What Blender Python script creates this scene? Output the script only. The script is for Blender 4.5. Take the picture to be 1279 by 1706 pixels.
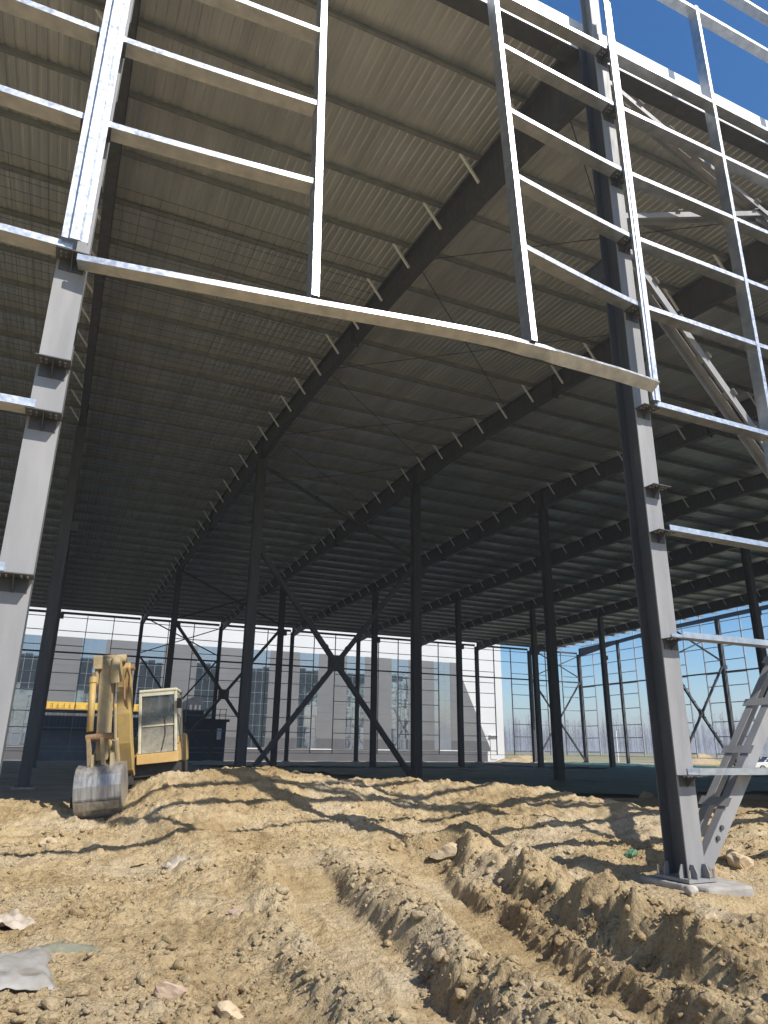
import bpy, math, random
import numpy as np
from mathutils import Vector, Matrix, noise as mnoise

# ------------------------------------------------------------------ camera, world, sun, exposure
scene = bpy.context.scene
for o in list(bpy.data.objects): bpy.data.objects.remove(o)
COL = scene.collection
R = math.radians
EYE = 1.55
F_PX, HOR, VPX, ROLL = 1169.0, 1245.3, 3345.0, 0.012     # focal length and vanishing points measured in photo pixels
PITCH = math.atan((HOR-853)/F_PX)
YAW = math.pi/2 - math.atan((VPX-640)/math.hypot(F_PX, HOR-853))
fw = Vector((math.sin(YAW)*math.cos(PITCH), math.cos(YAW)*math.cos(PITCH), math.sin(PITCH)))
rt = Vector((math.cos(YAW), -math.sin(YAW), 0)); up = rt.cross(fw)
rt2 = rt*math.cos(ROLL)+up*math.sin(ROLL); up2 = up*math.cos(ROLL)-rt*math.sin(ROLL)
cam_d = bpy.data.cameras.new('camera'); cam = bpy.data.objects.new('camera', cam_d); COL.objects.link(cam)
cam.matrix_world = Matrix(((rt2.x, up2.x, -fw.x, 0), (rt2.y, up2.y, -fw.y, 0), (rt2.z, up2.z, -fw.z, EYE), (0, 0, 0, 1)))
cam_d.sensor_fit = 'HORIZONTAL'; cam_d.sensor_width = 36; cam_d.lens = 36*F_PX/1279
cam_d.clip_start = 0.05; cam_d.clip_end = 6000
scene.camera = cam
scene.render.resolution_x, scene.render.resolution_y = 768, 1024

SUN_EL, SUN_AZ = R(46), R(153)          # azimuth clockwise from +Y: behind the camera, a little to the right
world = bpy.data.worlds.new('World'); scene.world = world; world.use_nodes = True
wn = world.node_tree.nodes; wl = world.node_tree.links
bg = wn['Background']; sky = wn.new('ShaderNodeTexSky'); sky.sky_type = 'NISHITA'; sky.sun_disc = False
sky.sun_elevation = SUN_EL; sky.sun_rotation = SUN_AZ; sky.air_density = 1.0; sky.dust_density = 1.2; sky.ozone_density = 3.5; sky.altitude = 400
hs = wn.new('ShaderNodeHueSaturation'); hs.inputs['Saturation'].default_value = 1.3; wl.new(sky.outputs[0], hs.inputs['Color']); wl.new(hs.outputs[0], bg.inputs[0]); bg.inputs[1].default_value = 0.13
sd = bpy.data.lights.new('sun', 'SUN'); sun = bpy.data.objects.new('sun', sd); COL.objects.link(sun)
sd.energy = 5.0; sd.angle = R(0.5); sd.color = (1.0, 0.955, 0.88)
sdir = Vector((math.sin(SUN_AZ)*math.cos(SUN_EL), math.cos(SUN_AZ)*math.cos(SUN_EL), math.sin(SUN_EL)))
sun.rotation_euler = sdir.to_track_quat('Z', 'Y').to_euler(); sun.location = sdir*60
vs = scene.view_settings; vs.view_transform = 'Standard'; vs.look = 'None'; vs.gamma = 1; vs.use_curve_mapping = False
vs.exposure = 0.36
cy = scene.cycles; cy.max_bounces = 7; cy.diffuse_bounces = 4; cy.glossy_bounces = 3; cy.transmission_bounces = 3; cy.transparent_max_bounces = 6; cy.volume_bounces = 0

def ray(px, py): return fw*F_PX + rt2*(px-640) - up2*(py-853)
def atY(px, py, Y):
    r = ray(px, py); r = r*(Y/r.y); return Vector((r.x, r.y, r.z+EYE))
def atX(px, py, X):
    r = ray(px, py); r = r*(X/r.x); return Vector((r.x, r.y, r.z+EYE))
def atZ(px, py, z):
    r = ray(px, py); r = r*((z-EYE)/r.z); return Vector((r.x, r.y, r.z+EYE))

# ------------------------------------------------------------------ material helpers
def mat(name): 
    m = bpy.data.materials.new(name); m.use_nodes = True; return m, m.node_tree.nodes, m.node_tree.links, m.node_tree.nodes['Principled BSDF']
def ramp(n, stops):
    r = n.new('ShaderNodeValToRGB'); e = r.color_ramp.elements
    while len(e) > 1: e.remove(e[-1])
    e[0].position = stops[0][0]; e[0].color = (*stops[0][1], 1)
    for p, c in stops[1:]:
        x = e.new(p); x.color = (*c, 1)
    return r
def coords(n, l, scale=(1, 1, 1), kind='Object'):
    t = n.new('ShaderNodeTexCoord'); mp = n.new('ShaderNodeMapping'); mp.inputs['Scale'].default_value = scale
    if kind == 'World':
        g = n.new('ShaderNodeNewGeometry'); l.new(g.outputs['Position'], mp.inputs[0])
    else: l.new(t.outputs[kind], mp.inputs[0])
    return mp.outputs[0]
def noise(n, l, vec, scale, detail=6, rough=.55):
    x = n.new('ShaderNodeTexNoise'); x.inputs['Scale'].default_value = scale; x.inputs['Detail'].default_value = detail
    x.inputs['Roughness'].default_value = rough; l.new(vec, x.inputs['Vector']); return x.outputs['Fac']
def surf(name, c0, c1, rough=(.4, .6), metal=0.0, scale=3.0, stretch=(1, 1, 1), bump=0.0, bscale=40, spec=.5, kind='World', detail=6):
    m, n, l, b = mat(name); v = coords(n, l, stretch, kind)
    f = noise(n, l, v, scale, detail); r = ramp(n, [(.3, c0), (.7, c1)]); l.new(f, r.inputs[0]); l.new(r.outputs[0], b.inputs['Base Color'])
    f2 = noise(n, l, v, scale*3.1, 4); mr = n.new('ShaderNodeMapRange'); mr.inputs['From Min'].default_value = .3; mr.inputs['From Max'].default_value = .7
    mr.inputs['To Min'].default_value = rough[0]; mr.inputs['To Max'].default_value = rough[1]; l.new(f2, mr.inputs[0]); l.new(mr.outputs[0], b.inputs['Roughness'])
    b.inputs['Metallic'].default_value = metal; b.inputs['Specular IOR Level'].default_value = spec
    if bump:
        bp = n.new('ShaderNodeBump'); bp.inputs['Strength'].default_value = bump; bp.inputs['Distance'].default_value = .01
        f3 = noise(n, l, v, bscale, 5); l.new(f3, bp.inputs['Height']); l.new(bp.outputs[0], b.inputs['Normal'])
    return m

M = {}
M['galv'] = surf('galvanised_steel', (.40, .42, .44), (.60, .61, .62), (.3, .5), .9, 6, (1, 1, 1), .12, 30)
M['galv_dull'] = surf('dull_galvanised_steel', (.22, .23, .225), (.32, .33, .32), (.45, .62), .5, 4, (1, 1, 1), .08, 30)
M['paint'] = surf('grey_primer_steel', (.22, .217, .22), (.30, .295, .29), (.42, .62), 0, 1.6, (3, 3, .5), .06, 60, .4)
M['paint_shade'] = surf('shaded_primer_steel', (.055, .057, .06), (.085, .086, .088), (.45, .65), 0, 1.6, (3, 3, .5), .05, 60, .4)  # same primer, darkened in the colour for steel in shade
for nm, dust in (('paint', .55), ('paint_shade', .25)):
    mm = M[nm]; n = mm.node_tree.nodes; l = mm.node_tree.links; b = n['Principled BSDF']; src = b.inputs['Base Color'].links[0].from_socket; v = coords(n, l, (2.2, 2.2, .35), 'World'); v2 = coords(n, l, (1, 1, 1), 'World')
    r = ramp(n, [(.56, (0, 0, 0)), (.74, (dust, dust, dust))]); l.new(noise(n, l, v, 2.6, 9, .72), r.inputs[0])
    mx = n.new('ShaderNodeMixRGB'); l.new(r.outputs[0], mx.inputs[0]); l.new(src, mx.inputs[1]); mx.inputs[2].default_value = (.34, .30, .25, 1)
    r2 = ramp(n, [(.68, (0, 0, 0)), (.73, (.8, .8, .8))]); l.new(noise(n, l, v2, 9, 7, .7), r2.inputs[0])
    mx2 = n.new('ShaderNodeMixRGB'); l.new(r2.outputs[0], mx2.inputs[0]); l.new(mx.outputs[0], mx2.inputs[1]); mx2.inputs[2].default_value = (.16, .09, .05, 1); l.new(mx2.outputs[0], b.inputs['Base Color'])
M['deck'] = surf('roof_sheet_underside', (.54, .55, .55), (.76, .765, .76), (.32, .5), .55, 1.1, (1.6, .22, 1), .08, 14)
M['white_sheet'] = surf('white_sheet', (.74, .75, .76), (.82, .82, .82), (.35, .5), 0, 1.0)
M['shade_clad'] = surf('shade_wall_cladding', (.5, .51, .52), (.6, .6, .6), (.4, .55), 0, .8)  # for the added front wall sheeting out of view
M['bolt'] = surf('bolt_steel', (.5, .5, .5), (.65, .65, .65), (.3, .5), .9, 20)
M['concrete'] = surf('concrete', (.26, .24, .215), (.40, .37, .33), (.8, .95), 0, 7, (1, 1, 1), .5, 45)
M['rod'] = surf('dark_rod', (.05, .045, .04), (.09, .08, .07), (.5, .7), .3, 3)

# soil
def soil(name, tint=1.0):
    m, n, l, b = mat(name); v = coords(n, l, (1, 1, 1), 'World')
    f1 = noise(n, l, v, .55, 5); f2 = noise(n, l, v, 4.2, 8, .65); f3 = noise(n, l, v, 38, 6, .7)
    r1 = ramp(n, [(.36, (.40*tint, .30*tint, .165*tint)), (.52, (.51*tint, .40*tint, .24*tint)), (.64, (.52*tint, .43*tint, .295*tint))]); l.new(f1, r1.inputs[0])
    r2 = ramp(n, [(.30, (.60, .55, .50)), (.45, (.92, .90, .87)), (.58, (1, 1, 1)), (.72, (1.1, 1.10, 1.10))]); l.new(f2, r2.inputs[0])
    r3 = ramp(n, [(.33, (.52, .48, .44)), (.46, (.95, .94, .93)), (.7, (1.12, 1.11, 1.09))]); l.new(f3, r3.inputs[0])
    m1 = n.new('ShaderNodeMixRGB'); m1.blend_type = 'MULTIPLY'; m1.inputs[0].default_value = 1; l.new(r1.outputs[0], m1.inputs[1]); l.new(r2.outputs[0], m1.inputs[2])
    m2 = n.new('ShaderNodeMixRGB'); m2.blend_type = 'MULTIPLY'; m2.inputs[0].default_value = 1; l.new(m1.outputs[0], m2.inputs[1]); l.new(r3.outputs[0], m2.inputs[2])
    l.new(m2.outputs[0], b.inputs['Base Color']); b.inputs['Roughness'].default_value = .95; b.inputs['Specular IOR Level'].default_value = .12
    add = n.new('ShaderNodeMath'); add.operation = 'ADD'; ml = n.new('ShaderNodeMath'); ml.operation = 'MULTIPLY'; ml.inputs[1].default_value = .35
    f4 = noise(n, l, v, 110, 4, .7); l.new(f4, ml.inputs[0]); l.new(f3, add.inputs[0]); l.new(ml.outputs[0], add.inputs[1])
    last = add
    for sc, am in ((15, .50), (40, .24)):
        wv = n.new('ShaderNodeVectorMath'); wv.operation = 'ADD'; nz = n.new('ShaderNodeTexNoise'); nz.inputs['Scale'].default_value = sc*.6; nz.inputs['Detail'].default_value = 2; l.new(v, nz.inputs['Vector'])
        sv = n.new('ShaderNodeVectorMath'); sv.operation = 'SCALE'; sv.inputs['Scale'].default_value = 1.1/sc; l.new(nz.outputs['Color'], sv.inputs[0]); l.new(v, wv.inputs[0]); l.new(sv.outputs[0], wv.inputs[1])
        vo = n.new('ShaderNodeTexVoronoi'); vo.inputs['Scale'].default_value = sc; l.new(wv.outputs[0], vo.inputs['Vector'])
        mv = n.new('ShaderNodeMath'); mv.operation = 'MULTIPLY'; l.new(vo.outputs['Distance'], mv.inputs[0]); mk = n.new('ShaderNodeMapRange'); mk.inputs['From Min'].default_value = .40; mk.inputs['From Max'].default_value = .62; mk.inputs['To Min'].default_value = -.35*am; mk.inputs['To Max'].default_value = -1.7*am; l.new(noise(n, l, v, 1.3, 3), mk.inputs[0]); l.new(mk.outputs[0], mv.inputs[1])
        a2 = n.new('ShaderNodeMath'); a2.operation = 'ADD'; l.new(last.outputs[0], a2.inputs[0]); l.new(mv.outputs[0], a2.inputs[1]); last = a2
    add = last
    bp = n.new('ShaderNodeBump'); bp.inputs['Strength'].default_value = 1.0; bp.inputs['Distance'].default_value = .034; l.new(add.outputs[0], bp.inputs['Height']); l.new(bp.outputs[0], b.inputs['Normal'])
    return m
M['soil'] = soil('tan_soil', 1.08); M['clod'] = soil('soil_clod', 1.06)
M['floor'] = surf('trodden_floor_soil', (.24, .20, .15), (.38, .33, .25), (.9, 1), 0, .5, (1, 1, 1), .6, 8, .1)

# ------------------------------------------------------------------ mesh helpers
class MB:
    def __init__(s): s.v = []; s.f = []; s.m = []
    def add(s, vs, fs):
        b = len(s.v); s.v += [tuple(p) for p in vs]; s.f += [tuple(b+i for i in f) for f in fs]; return s
    def box(s, x0, x1, y0, y1, z0, z1):
        return s.add([(x0,y0,z0),(x1,y0,z0),(x1,y1,z0),(x0,y1,z0),(x0,y0,z1),(x1,y0,z1),(x1,y1,z1),(x0,y1,z1)],
                     [(0,3,2,1),(4,5,6,7),(0,1,5,4),(1,2,6,5),(2,3,7,6),(3,0,4,7)])
    def sweep(s, path, quad, side=None):
        """quad: closed outline of (a, b) pairs; a along 'side', b along the other normal; swept along path points"""
        n = len(path); k = len(quad); P = [Vector(p) for p in path]; vs = []
        for i in range(n):
            t = (P[min(i+1, n-1)]-P[max(i-1, 0)]).normalized()
            sd_ = side[i] if isinstance(side, list) else (side or Vector((0, 1, 0)))
            sd_ = (Vector(sd_)-t*t.dot(Vector(sd_))).normalized(); u = t.cross(sd_)
            if u.z < -1e-6 or (abs(u.z) < 1e-6 and u.x < 0): u = -u
            for a, b in quad: vs.append(P[i]+sd_*a+u*b)
        fs = [(i*k+j, i*k+(j+1) % k, (i+1)*k+(j+1) % k, (i+1)*k+j) for i in range(n-1) for j in range(k)]
        fs += [tuple(range(k)), tuple((n-1)*k+j for j in reversed(range(k)))]
        return s.add(vs, fs)
    def bar(s, p0, p1, w, h, side=(0, 1, 0)):
        return s.sweep([p0, p1], [(-w/2, -h/2), (w/2, -h/2), (w/2, h/2), (-w/2, h/2)], Vector(side))
    def tube(s, path, r, k=8, r1=None):
        P = [Vector(p) for p in path]; n = len(P); vs = []
        for i in range(n):
            t = (P[min(i+1, n-1)]-P[max(i-1, 0)]).normalized()
            a = Vector((0, 0, 1)) if abs(t.z) < .9 else Vector((1, 0, 0)); a = (a-t*t.dot(a)).normalized(); b = t.cross(a)
            rr = r if r1 is None else r+(r1-r)*i/(n-1)
            for j in range(k): vs.append(P[i]+(a*math.cos(2*math.pi*j/k)+b*math.sin(2*math.pi*j/k))*rr)
        fs = [(i*k+j, i*k+(j+1) % k, (i+1)*k+(j+1) % k, (i+1)*k+j) for i in range(n-1) for j in range(k)]
        fs += [tuple(reversed(range(k))), tuple((n-1)*k+j for j in range(k))]
        return s.add(vs, fs)
    def prism(s, prof, x0, x1):
        """profile in (y, z), extruded along x"""
        k = len(prof); vs = [(x0, y, z) for y, z in prof]+[(x1, y, z) for y, z in prof]
        return s.add(vs, [(j, (j+1) % k, k+(j+1) % k, k+j) for j in range(k)]+[tuple(reversed(range(k))), tuple(range(k, 2*k))])
    def prismy(s, prof, y0, y1):
        k = len(prof); vs = [(x, y0, z) for x, z in prof]+[(x, y1, z) for x, z in prof]
        return s.add(vs, [(j, (j+1) % k, k+(j+1) % k, k+j) for j in range(k)]+[tuple(reversed(range(k))), tuple(range(k, 2*k))])

WLOC = {}
def mesh_of(name, v, f, m, smooth=False):
    me = bpy.data.meshes.new(name); me.from_pydata([tuple(p) for p in v], [], f); me.update()
    import bmesh
    bm = bmesh.new(); bm.from_mesh(me); bmesh.ops.recalc_face_normals(bm, faces=bm.faces); bm.to_mesh(me); bm.free()
    if smooth: me.shade_smooth()
    me.materials.append(m); return me
def build(mb, name, m, parent=None, local=False, smooth=False, bevel=0, base=None):
    P = np.array(mb.v, float); lo, hi = P.min(0), P.max(0)
    c = np.array([(lo[0]+hi[0])/2, (lo[1]+hi[1])/2, lo[2]]) if base is None else np.array(base, float)
    me = mesh_of(name, P-c, mb.f, M[m] if isinstance(m, str) else m, smooth)
    o = bpy.data.objects.new(name, me); COL.objects.link(o)
    return attach(o, c, parent, local, bevel)
def attach(o, c, parent, local=False, bevel=0):
    o.location = c
    if parent is not None:
        o.parent = parent
        w = Vector(WLOC[parent.name])
        o.location = Vector(c)-w; WLOC[o.name] = tuple(c)
    else: WLOC[o.name] = tuple(c)
    if bevel:
        b = o.modifiers.new('bevel', 'BEVEL'); b.width = bevel; b.segments = 2; b.limit_method = 'ANGLE'; b.angle_limit = R(40)
    return o
def empty(name, loc, label, cat, group=None):
    o = bpy.data.objects.new(name, None); COL.objects.link(o); o.location = loc; o.empty_display_size = .5; WLOC[o.name] = tuple(loc)
    return tag(o, label, cat, group)
def tag(o, label, cat, group=None):
    o['label'] = label; o['category'] = cat
    if group: o['group'] = group
    return o
def structure(o): o['kind'] = 'structure'; return o
def inst(src, name, c, parent, rz=0):
    o = bpy.data.objects.new(name, src.data); COL.objects.link(o); attach(o, c, parent); o.rotation_euler.z = rz; return o

# ------------------------------------------------------------------ noise for terrain
rng = np.random.default_rng(7); random.seed(7)
LAT = rng.random((256, 256))
def vnoise(x, y):
    xi = np.floor(x).astype(int); yi = np.floor(y).astype(int); fx = x-xi; fy = y-yi
    fx = fx*fx*fx*(fx*(fx*6-15)+10); fy = fy*fy*fy*(fy*(fy*6-15)+10)
    g = lambda a, b: LAT[a & 255, b & 255]
    return (g(xi, yi)*(1-fx)+g(xi+1, yi)*fx)*(1-fy)+(g(xi, yi+1)*(1-fx)+g(xi+1, yi+1)*fx)*fy-.5
def fbm(x, y, o=5, gain=.5):
    t = 0; a = 1
    for i in range(o):
        c, s = math.cos(.7*i), math.sin(.7*i)
        t = t+a*vnoise((x*c-y*s)*2**i+17.3*i, (x*s+y*c)*2**i+5.1*i); a *= gain
    return t
def ridged(x, y, o=4):
    t = 0; a = 1
    for i in range(o): t = t+a*(.5-np.abs(vnoise(x*2**i+31*i, y*2**i+11*i))*2); a *= .5
    return t
def worley(x, y, cell, rmin, rmax, seed):
    gx, gy = np.floor(x/cell).astype(int), np.floor(y/cell).astype(int); out = np.zeros(x.shape)
    for i in (-1, 0, 1):
        for j in (-1, 0, 1):
            a, b = (gx+i+seed*37) & 255, (gy+j+seed*91) & 255
            jx, jy, rr, hh = LAT[a, b], LAT[b, (a+77) & 255], LAT[(a+131) & 255, (b+59) & 255], LAT[(b+19) & 255, (a+201) & 255]
            dx, dy = x-(gx+i+jx)*cell, y-(gy+j+jy)*cell
            ca, sa = np.cos(hh*6.28), np.sin(hh*6.28); u, w = dx*ca+dy*sa, (-dx*sa+dy*ca)*(1.15+.7*jx)
            r = rmin+(rmax-rmin)*rr**2.2
            p = np.maximum(np.abs(u), np.abs(w))*.55+np.hypot(u, w)*.5
            out = np.maximum(out, np.minimum(np.sqrt(np.clip(r*r-p*p, 0, None)), r*.62)*(.6+.6*hh))
    return out
def sst(a, b, x): t = np.clip((x-a)/(b-a), 0, 1); return t*t*(3-2*t)
def pl_dist(x, y, pts):
    """signed distance (positive to the right of the direction of travel away from the camera) to a polyline"""
    best = np.full(x.shape, 1e9); sg = np.zeros(x.shape)
    for (x0, y0), (x1, y1) in zip(pts[:-1], pts[1:]):
        dx, dy = x1-x0, y1-y0; L = dx*dx+dy*dy; t = np.clip(((x-x0)*dx+(y-y0)*dy)/L, 0, 1)
        ex, ey = x-(x0+t*dx), y-(y0+t*dy); d = np.hypot(ex, ey); s = np.sign(ex*dy-ey*dx); k = d < best
        best = np.where(k, d, best); sg = np.where(k, s, sg)
    return best*sg
RUT1 = [(2.15, 1.5), (2.3, 3.2), (2.42, 4.3), (2.55, 5.34), (2.72, 6.84), (3.05, 8.6), (3.3, 9.9)]
RUT2 = [(3.75, 1.5), (3.72, 3.3), (3.72, 4.3), (3.82, 5.46), (4.08, 6.78), (4.6, 8.5), (5.0, 9.8)]
CY = ([-14, -3, 1.2, 1.9, 4.4, 7, 10.5, 13, 16, 26], [17, 16.8, 16.4, 15.3, 15.6, 14.8, 11.6, 9.6, 8.5, 8])
CZ = ([-14, -3, 0, 1.2, 1.65, 2.2, 4.4, 5.4, 6.3, 8, 9.3, 10.5, 13, 18, 26], [.35, .42, .42, .36, .66, .98, 1.10, .98, .80, .86, .72, .55, .42, .3, .2])
def height(x, y, fine=True):
    wob = .35*fbm(x*.35, y*.35+9, 3)
    yc = np.interp(x, *CY)+wob; zc = np.interp(x, *CZ)
    up_ = sst(0, 1, (y-(yc-7.5))/7.5)*.65+sst(0, 1, (y-(yc-3.0))/3.0)*.35
    dn = 1-sst(.1, 3.0, y-yc)
    z = zc*up_*dn
    rough_amt = .35+.65*sst(0, .35, up_)
    z = z+.16*fbm(x*.55+3, y*.55, 4)*dn
    z = z+.10*np.clip(ridged(x*.9, y*.7+4, 3)-.2, 0, 1)*dn
    if fine: z = z+(.25+.75*sst(.1, .6, up_))*dn*(.085*np.clip(ridged(x*1.9+3, y*1.9, 4)-.25, -.2, 1.2)+.06*fbm(x*2.4, y*3.2+20, 4, .6))
    # ruts with steep, broken walls
    for k, (pts, dep, w) in enumerate(((RUT1, .20, .30), (RUT2, .24, .29))):
        d = pl_dist(x, y, pts)+.16*fbm(x*1.6+k*9, y*1.6, 2); ad = np.abs(d)
        end = 1-sst(8.3, 10.6, y)
        z = z-dep*end*(1-sst(w-.02, w+.16, ad))*(1-.25*sst(-.3, .3, d))
        ber = np.exp(-((ad-w-.28)/.17)**2)*(.12+.10*fbm(x*1.8, y*1.8+k*3, 3))
        if k == 1: ber = ber*np.where(d > 0, .4, .7)
        z = z+ber*end
        z = z+end*.035*np.exp(-((d+.02)/.05)**2)*(k == 0)*sst(-.2, .2, fbm(x*.9, y*.9, 2)+.1)
        # grouser marks on the rut floor
        z = z+end*.010*(1-sst(w-.12, w-.02, ad))*np.sin(y*38+x*10)
    # high bank to the right of the second rut
    d2 = pl_dist(x, y, RUT2)+.26*fbm(x*1.5, y*1.5+3, 2)
    bank = sst(.52, .80, d2)*(1-.93*sst(.85, 1.9, d2))*(1-sst(9.5, 11.2, y))
    z = z+.31*bank*(1+.9*fbm(x*1.6+7, y*1.6, 4, .6))
    flo = np.minimum(np.abs(pl_dist(x, y, RUT1)), np.abs(pl_dist(x, y, RUT2)))
    sm = .10+.90*sst(.17, .36, flo)
    # small scale crumble
    if fine:
        z = z+sm*(.050*fbm(x*3.1, y*3.1, 4, .6)+.030*np.clip(ridged(x*5.5, y*5.5, 3), 0, 2)*sst(-.15, .25, fbm(x*.8+40, y*.8, 3)))
        cl = fbm(x*13+2, y*13, 3, .6); z = z+sm*.022*np.sign(cl)*np.abs(cl)**.6*sst(-.2, .3, fbm(x*1.1, y*1.1+50, 3))
        bankish = np.clip(.3+.8*np.exp(-((pl_dist(x, y, RUT2)-.75)/.45)**2)+.8*np.exp(-((flo-.42)/.22)**2)+.5*sst(2.0, .8, x), 0, 1.2)
        lump = sm*(.35+.65*sst(-.25, .2, fbm(x*.7+80, y*.7, 3)+.12))
        z = z+lump*np.maximum(worley(x+.07*fbm(x*9, y*9, 3), y+.07*fbm(x*9+7, y*9, 3), .26, .0, .105, 1)*bankish, worley(x+.02*fbm(x*20, y*20, 2), y, .105, 0, .05, 2))
        z = z+.85*sm*worley(x, y, .06, 0, .036, 3)
    # level pad round the big front column, pit with rubble on its right
    pad = np.exp(-(((x-7.45)/.75)**2+((y-7.0)/.6)**2)); z = z*(1-pad)-.01*pad
    pit = np.exp(-(((x-7.6)/.95)**4+((y-5.95)/.56)**4)); z = z*(1-.8*pit)-.24*pit
    # stand clear of the camera and of the excavator
    near = np.exp(-((x/1.3)**2+(y/1.6)**2)); z = z*(1-near)
    ex = np.exp(-(((x-1.9)/1.7)**4+((y-17.6)/1.25)**4)); z = z*(1-ex)+.28*ex
    return z
def H(x, y): return float(height(np.array([float(x)]), np.array([float(y)]))[0])

def grid_mesh(name, xs, ys, zf, m):
    X, Y = np.meshgrid(xs, ys); Z = zf(X, Y); nx, ny = len(xs), len(ys)
    V = np.stack([X, Y, Z], -1).reshape(-1, 3)
    i = (np.arange(ny-1)[:, None]*nx+np.arange(nx-1)[None, :]).reshape(-1)
    F = np.stack([i, i+1, i+nx+1, i+nx], -1)
    me = bpy.data.meshes.new(name); me.vertices.add(len(V)); me.vertices.foreach_set('co', V.astype(np.float32).ravel())
    me.loops.add(F.size); me.loops.foreach_set('vertex_index', F.astype(np.int32).ravel())
    me.polygons.add(len(F)); me.polygons.foreach_set('loop_start', np.arange(0, F.size, 4, dtype=np.int32)); me.polygons.foreach_set('loop_total', np.full(len(F), 4, np.int32))
    me.update(); me.validate(); me.materials.append(M[m])
    if name != 'dirt_ground': me.shade_smooth()
    o = bpy.data.objects.new(name, me); COL.objects.link(o); return o

def graded(a, b, s0, s1):
    out = [a]; t = a
    while t < b:
        u = (t-a)/(b-a); t += s0+(s1-s0)*u; out.append(min(t, b))
    return out
xs = sorted(set([round(v, 4) for v in (list(-np.array(graded(1.2, 14, .06, .6)))+list(np.arange(-1.2, 8.8, .018))+graded(8.8, 26, .03, .7))]))
ys = [-6, -4, -2, 0, 1.5]+graded(2.6, 21.5, .014, .07)
def zter(X, Y):
    z = height(X, Y)+rng.normal(0, .003, X.shape); e = np.minimum(np.minimum(X+14, 26-X), np.minimum(Y+6, 21.5-Y)); return z-.5*(1-sst(0, 1.6, e))
terrain = structure(grid_mesh('dirt_ground', np.array(xs), np.array(ys), zter, 'soil'))

# ------------------------------------------------------------------ the wide setting
M['field'] = surf('dry_grass_field', (.17, .165, .075), (.33, .29, .16), (.9, 1), 0, .05, (1, 1, 1), .4, 2, .1)
g = MB(); g.add([(-1200, -1200, -.36), (1200, -1200, -.36), (1200, 1200, -.36), (-1200, 1200, -.36)], [(0, 1, 2, 3)])
structure(build(g, 'ground', 'field', base=(0, 0, -.36)))
fx, fy = np.linspace(-22, 65, 120), np.linspace(15, 79.5, 110)
def zfl(X, Y):
    e = np.minimum(np.minimum(X+22, 65-X), np.minimum(Y-15, 79.5-Y)); return .05*fbm(X*.5, Y*.5, 4)-.02-.5*(1-sst(0, 1.2, e))
structure(grid_mesh('building_floor', fx, fy, zfl, 'floor'))
g = MB(); g.add([(-70, 80, -.33), (90, 80, -.33), (90, 97.9, -.33), (-70, 97.9, -.33)], [(0, 1, 2, 3)])
M['road'] = surf('dusty_pavement', (.26, .24, .20), (.36, .33, .28), (.85, .95), 0, .4, (1, 1, 1), .2, 10, .2)
structure(build(g, 'pavement', 'road', base=(10, 89, -.33)))
g = MB(); g.add([(64.6, 20, -.332), (76, 20, -.332), (76, 98, -.332), (64.6, 98, -.332)], [(0, 1, 2, 3)])
M['track'] = surf('pale_dirt_track', (.36, .31, .22), (.48, .42, .32), (.9, 1), 0, .4, (1, 1, 1), .3, 6, .1)
structure(build(g, 'dirt_track', 'track', base=(70, 60, -.332)))

# ------------------------------------------------------------------ the steel warehouse frame
BLD = empty('steel_warehouse_frame', (27.5, 41.5, 0), 'large unfinished grey steel warehouse frame with sheeted roof and open girt walls', 'building')
BAY = 8.0
def XF(k): return {0: -.45, 1: 7.42}.get(k, 7.54+BAY*(k-1))
YR = [7.18, 30.2, 53.2, 75.9]
KS = list(range(-2, 9))
def zp(y): return 14.5+.0455*(y-7) if y < 30.2 else 15.556-.03*(y-30.2)     # purlin centre line
BOT = ([7.5, 9, 12, 16, 20, 26, 30.2, 34, 40, 46, 53.2, 60, 68, 72, 75.7], [12.95, 13.3, 13.68, 13.98, 14.2, 14.42, 14.33, 14.2, 14.1, 14.02, 13.86, 13.84, 13.66, 13.45, 13.15])
def zb(y): return float(np.interp(y, *BOT))

def hsec(mb, x, y, z0, z1, dy, fwid, tf=.018, tw=.012):
    mb.box(x-fwid/2, x+fwid/2, y-dy/2, y-dy/2+tf, z0, z1); mb.box(x-fwid/2, x+fwid/2, y+dy/2-tf, y+dy/2, z0, z1)
    mb.box(x-tw/2, x+tw/2, y-dy/2+tf, y+dy/2-tf, z0, z1); return mb
columns = {}
for k in KS:
    for r, y in enumerate(YR):
        dy, w = [(.36, .29), (.40, .40), (.40, .40), (.5, .32)][r]
        top = [14.05, zb(y)-.02, zb(y)-.02, 13.7][r]
        if k == 8 and r in (1, 2): top = 14.95
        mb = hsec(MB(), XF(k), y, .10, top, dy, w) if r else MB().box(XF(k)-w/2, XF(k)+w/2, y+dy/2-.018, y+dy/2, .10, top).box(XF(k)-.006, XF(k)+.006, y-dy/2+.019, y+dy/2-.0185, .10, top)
        if r in (1, 2): # corbel stub seen beside the inner columns
            mb.box(XF(k)+.21, XF(k)+.46, y-.13, y+.13, 9.75, 10.15)
        columns[k, r] = c = build(mb, 'column', 'paint_shade', BLD)
        if r == 0: build(MB().box(XF(k)-w/2, XF(k)+w/2, y-dy/2, y-dy/2+.018, .10, top), 'front_flange', 'paint', c)  # paler than the web: sunlit face against shade, put into the colour
        b = MB().box(XF(k)-w/2-.09, XF(k)+w/2+.09, y-dy/2-.09, y+dy/2+.09, .06, .097)
        build(b, 'base_plate', 'paint' if r == 0 else 'paint_shade', c)
        if r and k >= 0:
            build(MB().box(XF(k)-.4, XF(k)+.4, y-.42, y+.42, -.3, .058), 'footing', 'concrete', BLD)

# parapet posts above the front eave
for k in range(0, 3):
    build(hsec(MB(), XF(k), 7.14, 14.053, 17.3, .25, .22), 'parapet_post', 'paint', BLD)

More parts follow.
